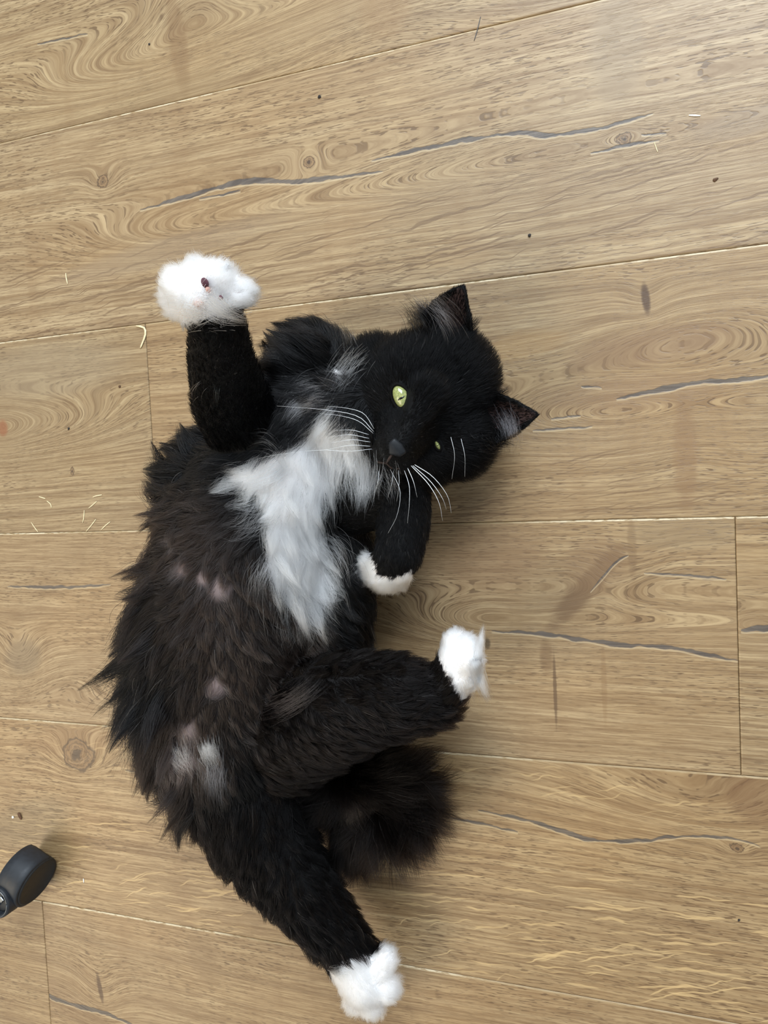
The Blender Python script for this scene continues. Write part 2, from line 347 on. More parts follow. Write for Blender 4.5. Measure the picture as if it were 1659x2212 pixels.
# torso, curled like a C open to the right
chain('torso', [(650, 950, .055, 135), (585, 1075, .062, 170), (535, 1200, .066, 188), (505, 1330, .066, 195), (490, 1460, .062, 185), (495, 1590, .058, 160), (530, 1690, .050, 125)])
chain('torso', [(690, 1150, .048, 100), (700, 1290, .046, 105), (690, 1400, .045, 105), (640, 1530, .045, 110)])
chain('torso', [(690, 820, .045, 105), (660, 930, .05, 120)])
chain('neck', [(690, 920, .055, 115), (800, 900, .06, 115)])
blob('torso', (480, 1050, .05, 112)); blob('torso', (462, 1135, .05, 112))
# head
blob('head', (905, 855, .058, 138)); blob('head', (960, 820, .052, 118))
blob('head', (985, 950, .055, 88)); blob('head', (815, 815, .055, 92)); blob('head', (930, 975, .062, 78)); blob('head', (800, 900, .062, 78))
chain('head', [(880, 920, .085, 72), (858, 965, .112, 38)])
blob('head', (833, 972, .103, 30)); blob('head', (872, 996, .103, 30)); blob('head', (838, 1004, .092, 30))
chain('head', [(925, 850, .100, 42), (870, 950, .116, 20)])
# ears: thin concave triangles
def ear(base_a, base_b, tip, h_base, h_tip, cup):
    A, B, T = P(*base_a, h_base), P(*base_b, h_base), P(*tip, h_tip)
    nrm = np.cross(B-A, T-A); nrm /= np.linalg.norm(nrm)
    if nrm[2] < 0: nrm = -nrm
    rows = 9
    for i in range(rows):
        for j in range(2):
            pass
    grid = []
    for i in range(rows+1):
        v = i/rows; w = (1-v)**0.8; mid = (A+B)/2*(1-v)+T*v
        row = []
        for j in range(7):
            s = (j/6-0.5)*2
            p = mid + (B-A)/2*s*w*(1+0.15*math.sin(PI*v)) - nrm*cup*(1-s*s)*w*(1-v*0.3)
            row.append(p)
        grid.append(row)
    for i in range(rows):
        for j in range(6):
            q = [grid[i][j], grid[i][j+1], grid[i+1][j], grid[i+1][j+1]]
            th = 0.0021
            hull([Vector(p+nrm*th*sg+np.array([0, 0, 1e-6*n])) for n, p in enumerate(q) for sg in (-1, 1)] )
    SKEL.append(('ear', (A+B)/2*0.85+T*0.15, T, 0.010, 0.002))
    return A, B, T, nrm
EAR1 = ear((900, 690), (1022, 790), (1003, 610), .064, .078, .010)
EAR2 = ear((1030, 835), (1060, 965), (1169, 894), .056, .062, .010)
# raised foreleg, paw sole to the camera
chain('foreleg_raised', [(560, 950, .075, 100), (500, 870, .11, 84), (478, 780, .155, 72), (470, 705, .19, 62), (448, 650, .205, 62)])
for q in [(385, 610, .208, 34), (428, 592, .214, 36), (478, 598, .212, 36), (520, 632, .204, 33), (385, 660, .198, 30), (368, 640, .198, 24)]:
    chain('foreleg_raised', [(447, 650, .205, 46), q])
# folded foreleg
chain('foreleg_folded', [(745, 1080, .055, 80), (868, 1060, .06, 64), (872, 1130, .068, 58), (862, 1200, .075, 52), (835, 1232, .068, 44)])
for q in [(800, 1215, .064, 24), (800, 1240, .058, 26), (825, 1254, .056, 25), (858, 1252, .058, 24)]:
    chain('foreleg_folded', [(838, 1225, .066, 36), q])
# right hind leg
chain('hindleg_upper', [(610, 1570, .062, 118), (740, 1522, .088, 112), (850, 1503, .088, 92), (935, 1510, .078, 66), (978, 1462, .082, 46), (992, 1422, .086, 44)])
chain('hindleg_upper', [(560, 1490, .055, 105), (740, 1500, .075, 95)]); chain('hindleg_upper', [(590, 1620, .055, 105), (740, 1545, .075, 95)])
chain('hindleg_upper', [(850, 1520, .08, 80), (955, 1535, .066, 36)])
for q in [(985, 1385, .086, 28), (1010, 1395, .092, 28), (1018, 1428, .094, 30), (1008, 1462, .088, 30)]:
    chain('hindleg_upper', [(988, 1430, .084, 38), q])
# stretched hind leg
chain('hindleg_stretched', [(520, 1680, .058, 128), (560, 1800, .062, 105), (640, 1910, .058, 84), (705, 1990, .05, 66), (760, 2065, .044, 55), (790, 2115, .042, 55)])
for q in [(770, 2160, .038, 30), (805, 2168, .042, 30), (835, 2130, .044, 32), (833, 2068, .046, 27)]:
    chain('hindleg_stretched', [(795, 2115, .042, 44), q])
# tail
TAILN = chain('tail', [(600, 1690, .035, 52), (690, 1705, .032, 44), (770, 1690, .036, 38), (825, 1685, .042, 34), (848, 1722, .042, 28), (828, 1760, .040, 20)])
chain('tail', [(780, 1700, .032, 36), (762, 1785, .030, 28)])
body_raw = mesh_obj('cat_raw', bm)
md = body_raw.modifiers.new('r', 'REMESH'); md.mode = 'VOXEL'; md.voxel_size = 0.0021
ms = body_raw.modifiers.new('s', 'SMOOTH'); ms.factor = 0.5; ms.iterations = 10
dg = bpy.context.evaluated_depsgraph_get()
me = bpy.data.meshes.new_from_object(body_raw.evaluated_get(dg))
bpy.data.objects.remove(body_raw)
cat = bpy.data.objects.new('cat', me); C.objects.link(cat); me.name = 'cat'
tag(cat, 'long-haired black cat with white bib and paws lying on its back', 'cat')
for p in me.polygons: p.use_smooth = True
nv = len(me.vertices)
co = np.empty(nv*3, np.float32); me.vertices.foreach_get('co', co); co = co.reshape(-1, 3)
co[:, 2] = np.maximum(co[:, 2], 0.0012)   # the cat's back lies flat on the boards
me.vertices.foreach_set('co', co.ravel()); me.update()

# --- colour of the coat, by part and place on the body
def in_poly(q, poly, jit=0.0):
    q = q + (rng.normal(0, 1, q.shape)*jit if jit else 0)
    poly = np.array(poly, float); x, y = q[:, 0], q[:, 1]; ins = np.zeros(len(q), bool)
    j = len(poly)-1
    for i in range(len(poly)):
        xi, yi = poly[i]; xj, yj = poly[j]
        c = ((yi > y) != (yj > y)) & (x < (xj-xi)*(y-yi)/(yj-yi+1e-9)+xi); ins ^= c; j = i
    return ins
PN = ['torso', 'neck', 'head', 'ear', 'foreleg_raised', 'foreleg_folded', 'hindleg_upper', 'hindleg_stretched', 'tail']
def which_part(X):
    best = np.full(len(X), 1e9); part = np.zeros(len(X), int); ax = np.zeros((len(X), 3))
    cen = np.zeros((len(X), 3))
    for (nm, a, b, ra, rb) in SKEL:
        ab = b-a; t = np.clip(((X-a) @ ab)/(ab @ ab), 0, 1); c = a+t[:, None]*ab
        d = np.linalg.norm(X-c, axis=1)-(ra+(rb-ra)*t)
        m = d < best; best[m] = d[m]; part[m] = PN.index(nm); ax[m] = ab/np.linalg.norm(ab); cen[m] = c[m]
    return part, ax, cen
BIB = [(700, 885), (725, 878), (760, 915), (800, 985), (835, 1030), (810, 1065), (770, 1085), (735, 1065), (700, 1060), (690, 1110), (700, 1180), (712, 1240), (700, 1300), (660, 1325), (610, 1290), (572, 1230), (575, 1170), (572, 1100), (540, 1050), (500, 1048), (490, 1030), (560, 990), (640, 950), (680, 930)]
TUFT = [(722, 800), (745, 755), (775, 765), (765, 800), (738, 830)]
PAW_FOLD = [(770, 1195), (798, 1188), (808, 1215), (815, 1242), (850, 1250), (890, 1230), (900, 1300), (760, 1300), (750, 1230)]
PAW_HIND = [(938, 1398), (955, 1440), (975, 1480), (990, 1512), (1100, 1512), (1100, 1330), (930, 1330)]
PAW_STR = [(712, 2095), (745, 2075), (790, 2062), (815, 2060), (822, 2030), (900, 2020), (900, 2212), (700, 2230)]
PAW_RAISE = [(300, 705), (400, 700), (455, 688), (490, 668), (560, 660), (600, 500), (300, 500)]
SPOTS = [(392, 1228, 18), (475, 1272, 24), (465, 1485, 22), (392, 1640, 32), (405, 1575, 24), (380, 1170, 14), (440, 1250, 16)]
BLACK = np.array([0.0011, 0.0010, 0.0012]); BROWN = np.array([0.019, 0.013, 0.0105]); WHITE = np.array([0.965, 0.965, 0.97]); SKIN = np.array([0.19, 0.145, 0.14])
def coat(X, part, jit):
    q = proj(X); col = np.tile(BLACK, (len(X), 1)); white = np.zeros(len(X), bool)
    pt = lambda n: part == PN.index(n)
    tor = pt('torso') | pt('neck')
    d = np.minimum.reduce([np.hypot((q[:, 0]-x)/r, (q[:, 1]-y)/(r*1.25)) for x, y, r in [(470, 1330, 130), (440, 1200, 110), (520, 1450, 130), (420, 1600, 90), (620, 1420, 90)]])
    w = np.clip(1.3-d, 0, 1)[:, None]*tor[:, None]
    col = col*(1-w)+BROWN*w
    w = (pt('tail')*0.22 + pt('hindleg_upper')*0.25 + pt('hindleg_stretched')*0.1)[:, None]; col = col*(1-w)+BROWN*w
    white |= (tor | pt('head')) & in_poly(q, BIB, jit) & (X[:, 2] < 0.16)
    white |= (tor | pt('head')) & in_poly(q, TUFT, jit*0.4)
    white |= pt('foreleg_folded') & in_poly(q, PAW_FOLD, jit*0.35)
    white |= pt('hindleg_upper') & in_poly(q, PAW_HIND, jit*0.35)
    white |= pt('hindleg_stretched') & in_poly(q, PAW_STR, jit*0.35)
    white |= pt('foreleg_raised') & in_poly(q, PAW_RAISE, jit*0.4)
    white &= ~(pt('head') & (X[:, 2] > 0.075))
    sp = np.zeros(len(X))
    for x, y, r in SPOTS: sp = np.maximum(sp, np.clip(1.35-np.hypot(q[:, 0]-x, q[:, 1]-y)/r, 0, 1)*tor)
    col[white] = WHITE
    pw = np.clip(1.4-np.hypot(q[:, 0]-425, (q[:, 1]-665)*1.3)/48, 0, 1)*white*pt('foreleg_raised')
    col = col*(1-pw[:, None]*.7)+np.array([.86, .70, .60])*pw[:, None]*.7
    cr = np.clip(1.3-np.hypot(q[:, 0]-630, q[:, 1]-1010)/90, 0, 1)*white*tor
    col = col*(1-cr[:, None]*.6)+np.array([.80, .70, .66])*cr[:, None]*.6
    return col, white, sp, q
part, ax, cen = which_part(co)
vn0 = np.empty(nv*3, np.float32); me.vertices.foreach_get('normal', vn0); vn0 = vn0.reshape(-1, 3)
vc, vw, vsp, vq = coat(co, part, 4.0)
vc = np.where(vw[:, None], np.array([0.82, 0.79, 0.78]), vc*0.8)
vc = vc*(1-vsp[:, None])+SKIN*vsp[:, None]
ek = part == PN.index('ear')
for (A_, B_, T_, n_) in (EAR1, EAR2):      # brown skin inside the ear, black at its rim
    M_ = np.linalg.inv(np.stack([B_-A_, T_-(A_+B_)/2, n_], 1)); l_ = (co-(A_+B_)/2) @ M_.T
    ins = ek & (l_[:, 1] > -.1) & (l_[:, 1] < .88) & (np.abs(l_[:, 0])*2 < (1-l_[:, 1])*.78) & ((vn0 @ n_) > 0.2) & (np.abs(l_[:, 2]) < .03)
    vc[ins] = np.array([0.040, 0.022, 0.019])
nb = me.color_attributes.new('coat', 'FLOAT_COLOR', 'POINT')
nb.data.foreach_set('color', np.concatenate([vc, np.ones((nv, 1))], 1).astype(np.float32).ravel())
k = NT('cat_skin'); b = k.n('ShaderNodeBsdfPrincipled'); at = k.n('ShaderNodeAttribute', attribute_name='coat')
k.put(b.inputs['Base Color'], at.outputs['Color']); b.inputs['Roughness'].default_value = 0.75; b.inputs['Specular IOR Level'].default_value = 0.2
k.surface(b.outputs[0]); me.materials.clear(); me.materials.append(k.m)

# --- fur
k = NT('fur'); hb = k.n('ShaderNodeBsdfHairPrincipled'); hb.parametrization = 'COLOR'
at = k.n('ShaderNodeAttribute', attribute_name='hair_color'); k.put(hb.inputs['Color'], at.outputs['Color'])
hb.inputs['IOR'].default_value = 1.35; hb.inputs['Roughness'].default_value = 0.38; hb.inputs['Radial Roughness'].default_value = 0.55
hb.inputs['Random Roughness'].default_value = 0.1
k.surface(hb.outputs[0]); FUR = k.m; FUR_DEEP = k.m.copy(); FUR_DEEP.name = 'fur_deep_black'
for nd in FUR_DEEP.node_tree.nodes:
    if nd.bl_idname == 'ShaderNodeBsdfHairPrincipled': nd.inputs['IOR'].default_value = 1.22
NP = 7
def hair_object(name, pts, rad, col, label=None):
    n = len(pts)
    cu = bpy.data.hair_curves.new(name); cu.add_curves([NP]*n)
    cu.attributes['position'].data.foreach_set('vector', pts.astype(np.float32).ravel())
    ra = cu.attributes.get('radius') or cu.attributes.new('radius', 'FLOAT', 'POINT')
    s = np.linspace(0, 1, NP); prof = np.clip(1.05-s**1.8, 0.12, 1)
    ra.data.foreach_set('value', (rad[:, None]*prof[None]).astype(np.float32).ravel())
    ca = cu.attributes.new('hair_color', 'FLOAT_COLOR', 'POINT')
    cc = np.repeat(np.concatenate([col, np.ones((n, 1))], 1)[:, None], NP, 1)
    ca.data.foreach_set('color', cc.astype(np.float32).ravel())
    cu.materials.append(FUR_DEEP if name in ('head_fur', 'foreleg_fur', 'hindleg_fur', 'tail_fur') else FUR)
    o = bpy.data.objects.new(name, cu); C.objects.link(o); o.parent = cat; o['kind'] = 'stuff'
    if label: o['label'] = label
    return o
me.calc_loop_triangles(); nt = len(me.loop_triangles)
tri = np.empty(nt*3, np.int32); me.loop_triangles.foreach_get('vertices', tri); tri = tri.reshape(-1, 3)
vn = np.empty(nv*3, np.float32); me.vertices.foreach_get('normal', vn); vn = vn.reshape(-1, 3)
ta = 0.5*np.linalg.norm(np.cross(co[tri[:, 1]]-co[tri[:, 0]], co[tri[:, 2]]-co[tri[:, 0]]), axis=1)
tc = co[tri].mean(1); tn = vn[tri].mean(1)
def sample(n, weight):
    w = ta*weight; idx = rng.choice(nt, n, p=w/w.sum()); u = rng.random((n, 2)); f = u.sum(1) > 1; u[f] = 1-u[f]
    t = tri[idx]; wts = np.stack([1-u.sum(1), u[:, 0], u[:, 1]], 1)[:, :, None]
    X = (co[t]*wts).sum(1); N = (vn[t]*wts).sum(1); N /= np.linalg.norm(N, axis=1)[:, None]+1e-9
    return X, N
# flow of the coat on the trunk: (px, py, dir x, dir y, length px, lift)
FLOW = np.array([
 (400, 960, -.7, -.4, 60, .3), (350, 990, -.85, -.5, 85, .3), (310, 1080, -1, -.1, 88, .3), (270, 1180, -1, .2, 105, .3), (260, 1300, -.9, .5, 130, .3), (270, 1400, -.75, .7, 120, .3),
 (300, 1500, -.6, .8, 105, .3), (330, 1620, -.55, .85, 95, .3), (380, 1720, -.5, .9, 95, .3), (440, 1830, -.4, .95, 90, .3),
 (430, 1080, -.9, .1, 60, .3), (400, 1180, -.8, .35, 45, .25), (380, 1300, -.75, .6, 55, .25), (390, 1420, -.6, .8, 45, .25),
 (470, 1210, -.3, .8, 32, .25), (500, 1310, .2, .9, 36, .25), (580, 1340, .6, .8, 45, .3), (620, 1440, .8, .6, 45, .3), (500, 1440, .1, 1, 30, .25), (460, 1540, -.1, 1, 34, .25),
 (400, 1640, .05, 1, 36, .25), (460, 1640, .2, 1, 60, .35), (560, 1580, .7, .6, 45, .3), (650, 1560, .8, .6, 40, .3), (560, 1680, .4, .9, 55, .3),
 (640, 1000, -.35, .8, 62, .35), (600, 1060, -.6, .7, 62, .35), (500, 1040, -1, .2, 70, .35), (560, 1130, -.55, .8, 66, .3), (620, 1160, .0, 1, 66, .3), (640, 1270, .25, 1, 110, .3),
 (690, 1150, .45, .9, 70, .3), (720, 1230, .5, .85, 70, .3), (600, 1260, .35, .95, 75, .3), (730, 1320, .5, .7, 50, .3), (760, 1380, .6, .4, 45, .3), (780, 1300, .7, .5, 45, .3),
 (730, 930, .1, 1, 66, .35), (780, 990, .2, 1, 105, .35), (790, 1050, .05, 1, 80, .35), (740, 1040, .1, 1, 80, .35), (700, 900, -.5, .8, 80, .4), (690, 860, -.9, .3, 85, .4), (680, 780, -.75, -.45, 70, .4), (690, 715, -.45, -.9, 62, .3), (620, 740, -.7, -.6, 55, .3), (740, 720, -.3, -.95, 55, .3), (750, 790, -.45, -.3, 45, .35),
 (560, 900, -.6, .4, 45, .3)])
def flow(q):
    d2 = ((q[:, None, :]-FLOW[None, :, :2])**2).sum(2)+60.0
    w = d2**-1.7; w /= w.sum(1)[:, None]
    v = w @ FLOW[:, 2:]; return v
EYE_PX = [(868, 858), (946, 962)]
def grow(X, N, part, ax, cen, q):
    n = len(X); dirt = np.zeros((n, 3)); L = np.zeros(n); lift = np.zeros(n); curl = np.zeros(n)
    view = np.array([0, 0, CAM_H])-X; dist = np.abs((X-np.array([0, 0, CAM_H])) @ RN[:, 2])
    pp = dist/F
    fl = np.zeros((n, 4)); m = (part <= 1); 
    for s0 in range(0, n, 20000):
        fl[s0:s0+20000] = flow(q[s0:s0+20000])
    img2w = lambda dx, dy: np.stack([dx, -dy, np.zeros_like(dx)], 1)
    dirt[m] = img2w(fl[m, 0], fl[m, 1]); L[m] = fl[m, 2]*pp[m]; lift[m] = fl[m, 3]
    for nm, ln, lf, tw in (('foreleg_raised', 17, .25, 1), ('foreleg_folded', 15, .25, 1), ('hindleg_upper', 30, .35, 1), ('hindleg_stretched', 36, .35, 1)):
        m = part == PN.index(nm); dirt[m] = ax[m]; L[m] = ln*pp[m]; lift[m] = lf
    m = part == PN.index('foreleg_raised')
    wh = m & in_poly(q, PAW_RAISE, 0); L[wh] = 27*pp[wh]; lift[wh] = .8; rad = X[wh]-P(450, 650, .2); dirt[wh] = rad/(np.linalg.norm(rad, axis=1)[:, None]+1e-9)
    up = m & ~wh & (q[:, 1] > 850); L[up] = 26*pp[up]
    m = (part == PN.index('foreleg_folded')) & in_poly(q, PAW_FOLD, 0); L[m] = 20*pp[m]; lift[m] = .6
    m = part == PN.index('hindleg_stretched'); wh = m & in_poly(q, PAW_STR, 0); L[wh] = 20*pp[wh]; lift[wh] = .55
    th = m & (q[:, 1] < 1990) ; L[th] = (30+ 45*np.clip((1960-q[th, 1])/250, 0, 1)*np.clip((640-q[th, 0])/120, 0.2, 1))*pp[th]
    tl = th & (q[:, 0] < 640); dirt[tl] = dirt[tl]*0.4+np.array([-.35, -.85, -.05])
    tr = th & (q[:, 0] >= 640); dirt[tr] = dirt[tr]*0.7+np.array([.3, -.3, 0])
    m = part == PN.index('hindleg_upper'); wh = m & in_poly(q, PAW_HIND, 0); L[wh] = 17*pp[wh]; lift[wh] = .5
    th = m & (q[:, 0] < 860); L[th] = 36*pp[th]; dirt[th] = dirt[th]*.5+np.array([.35, -.5, 0])
    m = part == PN.index('tail')
    rad = X[m]-P(770, 1680, .03); rad /= np.linalg.norm(rad, axis=1)[:, None]+1e-9
    dirt[m] = rad*1.0+ax[m]*0.15; lift[m] = .25
    ang = np.arctan2(q[m, 1]-1680, q[m, 0]-770)
    L[m] = (120+45*np.clip(np.cos(ang-0.35), 0, 1))*pp[m]
    L[m] *= np.where(q[m, 0] < 680, 0.7, 1.0)
    m = part == PN.index('head')
    rad = X[m]-P(862, 955, .118); dirt[m] = rad/(np.linalg.norm(rad, axis=1)[:, None]+1e-9)
    dn = np.hypot(q[m, 0]-860, q[m, 1]-965)
    L[m] = (7+np.clip((dn-40)/130, 0, 1)*24)*pp[m]; lift[m] = .22+.15*np.clip((dn-60)/130, 0, 1)
    m = part == PN.index('ear'); dirt[m] = ax[m]; L[m] = 9*pp[m]; lift[m] = .25
    dirt -= N*(dirt*N).sum(1)[:, None]
    dirt /= np.linalg.norm(dirt, axis=1)[:, None]+1e-6
    return dirt, L, lift, pp
S = np.linspace(0, 1, NP)
def curves_from(X, N, D, L, lift, jit, bend=0.25, wave=0.0):
    n = len(X)
    J = rng.normal(0, jit, (n, 3)); d0 = N*(lift[:, None]+0.25)+D+J; d0 /= np.linalg.norm(d0, axis=1)[:, None]
    d1 = D+J*1.4+N*(lift[:, None]*0.3)+np.array([0, 0, -bend]); d1 /= np.linalg.norm(d1, axis=1)[:, None]
    s = S[None, :, None]
    pts = X[:, None]+L[:, None, None]*(d0[:, None]*(s-0.5*s*s)+d1[:, None]*0.5*s*s)
    if wave:
        sd = np.cross(N, D); ph = rng.random((n, 1, 1))*6.28
        pts += sd[:, None]*(np.sin(s*7+ph)-np.sin(ph))*wave*L[:, None, None]*s
    return pts
def fur(name, n, weight, parts, want_white, rad, jit=.18, clump=.6, per=45, label=None, lscale=1.0, wave=0.0, keep=None, bend=.25):
    sel = np.isin(tpart, [PN.index(p) for p in parts]).astype(float)
    X, N = sample(n, sel*weight)
    part, ax, cen = which_part(X); col, wh, sp, q = coat(X, part, 7.0)
    ok = np.isin(part, [PN.index(p) for p in parts]) & (wh == want_white) & (X[:, 2] > 0.0016)
    ok &= rng.random(n) > np.clip(sp*0.6, 0, .6)
    for ex, ey in EYE_PX: ok &= ~((part == PN.index('head')) & (np.hypot((q[:, 0]-ex)*.42+(q[:, 1]-ey)*.9, ((q[:, 1]-ey)*.42-(q[:, 0]-ex)*.9)*1.6) < (33 if ex < 900 else 15)))
    ok &= ~((part == PN.index('head')) & (np.hypot(q[:, 0]-856, q[:, 1]-969) < 13))
    if keep is not None: ok &= keep(q, X)
    X, N, part, ax, col, sp, q, cen = (a[ok] for a in (X, N, part, ax, col, sp, q, cen))
    D, L, lift, pp = grow(X, N, part, ax, cen, q); n = len(X)
    L = L*lscale*rng.uniform(.65, 1.12, n)*(1-0.5*sp)
    pts = curves_from(X, N, D, L, lift, jit, wave=wave, bend=bend)
    if clump and n > per*3:
        gi = rng.choice(n, n//per, replace=False); kd = kdtree.KDTree(len(gi))
        for i, g_ in enumerate(gi): kd.insert(X[g_]+0.002*N[g_], i)
        kd.balance()
        own = gi[np.array([kd.find(x)[1] for x in X+0.002*N])]
        c = (clump*rng.uniform(.6, 1.15, n))[:, None, None]*(S**1.1)[None, :, None]
        near = np.linalg.norm(X-X[own], axis=1) < 0.02
        c = np.clip(c, 0, .96)*near[:, None, None]
        tgt = pts[own]; sc_ = (L/(L[own]+1e-9))[:, None, None]
        tgt = tgt[:, :1]+(tgt-tgt[:, :1])*np.clip(sc_, .7, 1.25)
        pts = pts*(1-c)+tgt*c
    pts[:, :, 2] = np.maximum(pts[:, :, 2], 0.0006+0.003*rng.random((n, 1)))
    shade = rng.uniform(.7, 1.35, (n, 1))
    col = np.clip(col*(shade if not want_white else 1-0.06*rng.random((n, 1))), 0, .98)
    if not want_white:
        tipw = rng.random(n) < .012; col[tipw] = np.array([.25, .22, .21])
        col = col*(1-.5*sp[:, None])+np.array([.17, .14, .14])*.5*sp[:, None]
    return hair_object(name, pts, rad*rng.uniform(.7, 1.2, n), col, label)
tpart = which_part(tc)[0]
vis = np.clip(0.25+1.2*((np.array([0, 0, CAM_H])-tc)*tn).sum(1)/np.linalg.norm(np.array([0, 0, CAM_H])-tc, axis=1), 0.12, 1.0)
vis = np.where(tc[:, 2] < 0.003, 0.0, vis)
twhite = coat(tc, tpart, 0.0)[1]
Q = lambda k_: int(k_)
FLK = [(560, 640), (760, 640), (700, 800), (560, 860), (430, 1000), (400, 1150), (360, 1300), (360, 1450), (380, 1600), (440, 1760), (380, 1800), (100, 1800), (100, 860)]
flank = in_poly(proj(tc), FLK); 
fur('coat_fur', Q(52000), vis*~flank, ['torso', 'neck'], False, .00012, jit=.17, clump=.85, per=70, label='black and brown body fur', wave=.03)
fur('flank_fur', Q(46000), np.maximum(vis, .5)*flank*(tc[:, 2] > .003), ['torso', 'neck'], False, .00014, jit=.22, clump=1.1, per=230, label='long black fur in spiky tufts along the back', wave=.03, lscale=1.45, bend=.05)
fur('bib_fur', Q(40000), vis*(0.05+in_poly(proj(tc), [(440, 860), (860, 860), (860, 1120), (740, 1400), (540, 1400), (440, 1100)])), ['torso', 'neck', 'head'], True, .00013, jit=.2, clump=.98, per=90, label='long white chest fur', wave=.06, lscale=1.15)
fur('head_fur', Q(34000), vis, ['head', 'ear'], False, .00010, jit=.12, clump=.35, per=18, label='short black face fur')
fur('foreleg_fur', Q(22000), vis, ['foreleg_raised', 'foreleg_folded'], False, .00011, jit=.14, clump=.4, per=24, label='black foreleg fur')
fur('hindleg_fur', Q(46000), vis, ['hindleg_upper', 'hindleg_stretched'], False, .00013, jit=.17, clump=.85, per=70, label='black hind leg fur', wave=.02)
fur('tail_fur', Q(46000), np.ones(nt), ['tail'], False, .00014, jit=.17, clump=.85, per=110, label='bushy black tail fur', wave=.04, bend=.1, lscale=.93)
for nm in ('foreleg_raised', 'foreleg_folded', 'hindleg_upper', 'hindleg_stretched'):
    m = {'foreleg_raised': .30, 'foreleg_folded': .34, 'hindleg_upper': .24, 'hindleg_stretched': .26}[nm]
    fur('paw_fur', Q(11000), np.maximum(vis, .3)*(0.02+twhite), [nm], True, .00012, jit=m, clump=.6, per=26, label='white paw fur')

# ------------------------------------------------------------------ cat: face, whiskers, tufts, pads
from mathutils.bvhtree import BVHTree
bvh = BVHTree.FromPolygons([Vector(v) for v in co.tolist()], tri.tolist())
def surf(px, py):
    d = Vector(depth_dir(px, py)).normalized()
    hit = bvh.ray_cast(Vector((0, 0, CAM_H)), d)
    return (hit[0], hit[1]) if hit[0] else (Vector(P(px, py, 0.0)), Vector((0, 0, 1)))
def frame(nrm, dx, dy):                   # tangent frame on the face; x along the picture direction (dx, dy)
    n = nrm.normalized(); a = Vector((dx, -dy, 0)); a = (a-n*a.dot(n)).normalized(); b = n.cross(a)
    return a, b, n
def ellipsoid(name, c, ax3, rad, mat, parent, seg=20):
    bm = bmesh.new(); bmesh.ops.create_uvsphere(bm, u_segments=seg, v_segments=seg//2+2, radius=1.0)
    M = Matrix((ax3[0]*rad[0], ax3[1]*rad[1], ax3[2]*rad[2])).transposed()
    for v in bm.verts: v.co = M @ v.co + Vector(c)
    bmesh.ops.recalc_face_normals(bm, faces=bm.faces)
    return mesh_obj(name, bm, mat, parent)
k = NT('iris'); b = k.n('ShaderNodeBsdfPrincipled'); co_ = k.n('ShaderNodeTexCoord').outputs['Object']
nz = k.noise(co_, 900.0, 3.0); k.put(b.inputs['Base Color'], k.ramp(nz, [(0.3, lin(120, 128, 78)), (0.55, lin(158, 164, 104)), (0.75, lin(184, 178, 112))]))
b.inputs['Roughness'].default_value = 0.12; b.inputs['Coat Weight'].default_value = 0.6; k.surface(b.outputs[0]); IRIS = k.m
PUPIL = simple('pupil', (0.004, 0.004, 0.004), 0.1)
LID = simple('eyelid_skin', (0.003, 0.0025, 0.0025), 0.7, spec=0.1)
NOSE = simple('nose_leather', (0.010, 0.011, 0.013), 0.5, spec=0.25)
LIP = simple('lip_skin', (0.045, 0.030, 0.026), 0.6, spec=0.2)
PAD = simple('paw_pad_pink', lin(205, 160, 145), 0.6, spec=0.2); PADD = simple('paw_pad_dark', lin(90, 55, 62), 0.6, spec=0.2)
def eye(px, py, half_w, half_h, dx, dy, open_):
    c, n = surf(px, py); n = (n*0.4+(Vector((0, 0, CAM_H))-c).normalized()*0.6).normalized()
    a, b_, n = frame(n, dx, dy); m = mpp(px, py, c.z)
    c0 = c-n*0.0012
    e = ellipsoid('eye', c0, (a, b_, n), (half_w*m, half_h*m, 0.0048), IRIS, cat)
    ellipsoid('pupil', c0+n*0.0003, (a, b_, n), (half_w*m*0.20, half_h*m*0.86, 0.0048), PUPIL, e, 14)
    bm = bmesh.new(); pts = []                    # dark rim of the lids round the opening
    for i in range(25):
        t = 2*PI*i/24; pts.append(c0+a*math.cos(t)*half_w*m*1.08+b_*math.sin(t)*half_h*m*1.12+n*0.0018)
    tube(bm, pts, [0.0010]*25, 8, up=n); mesh_obj('eyelid', bm, LID, cat)
eye(868, 860, 30, 18, .42, .9, 1)
eye(945, 962, 11, 5, .45, .9, .3)
c, n = surf(857, 968); a, b_, n = frame(n*0.3+(Vector((0, 0, CAM_H))-c).normalized()*0.7, .62, .785); m = mpp(857, 968, c.z)
bm = bmesh.new(); up_ = -b_ if b_.dot(Vector((.785, .62, 0))) < 0 else b_
vs = []
for (s, t, r) in ((-15, 6, 6), (15, 6, 6), (0, 9, 6), (-13, -3, 7), (13, -3, 7), (0, -15, 5)):
    for q in ball_pts(c+a*s*m+up_*t*m-n*0.0005, r*m, 2): vs.append(bm.verts.new(q))
bmesh.ops.convex_hull(bm, input=vs); mesh_obj('nose', bm, NOSE, cat)
bm = bmesh.new()
for line in ([(847, 982), (840, 993), (836, 1000)], [(836, 1000), (820, 998), (808, 990)], [(836, 1000), (846, 1010), (862, 1012)]):
    tube(bm, [surf(*q)[0]+Vector((0, 0, .0006)) for q in line], [0.0009, 0.0010, 0.0006], 6)
mesh_obj('mouth', bm, LIP, cat)
WHISK = simple('whisker', (0.80, 0.82, 0.84), 0.35)
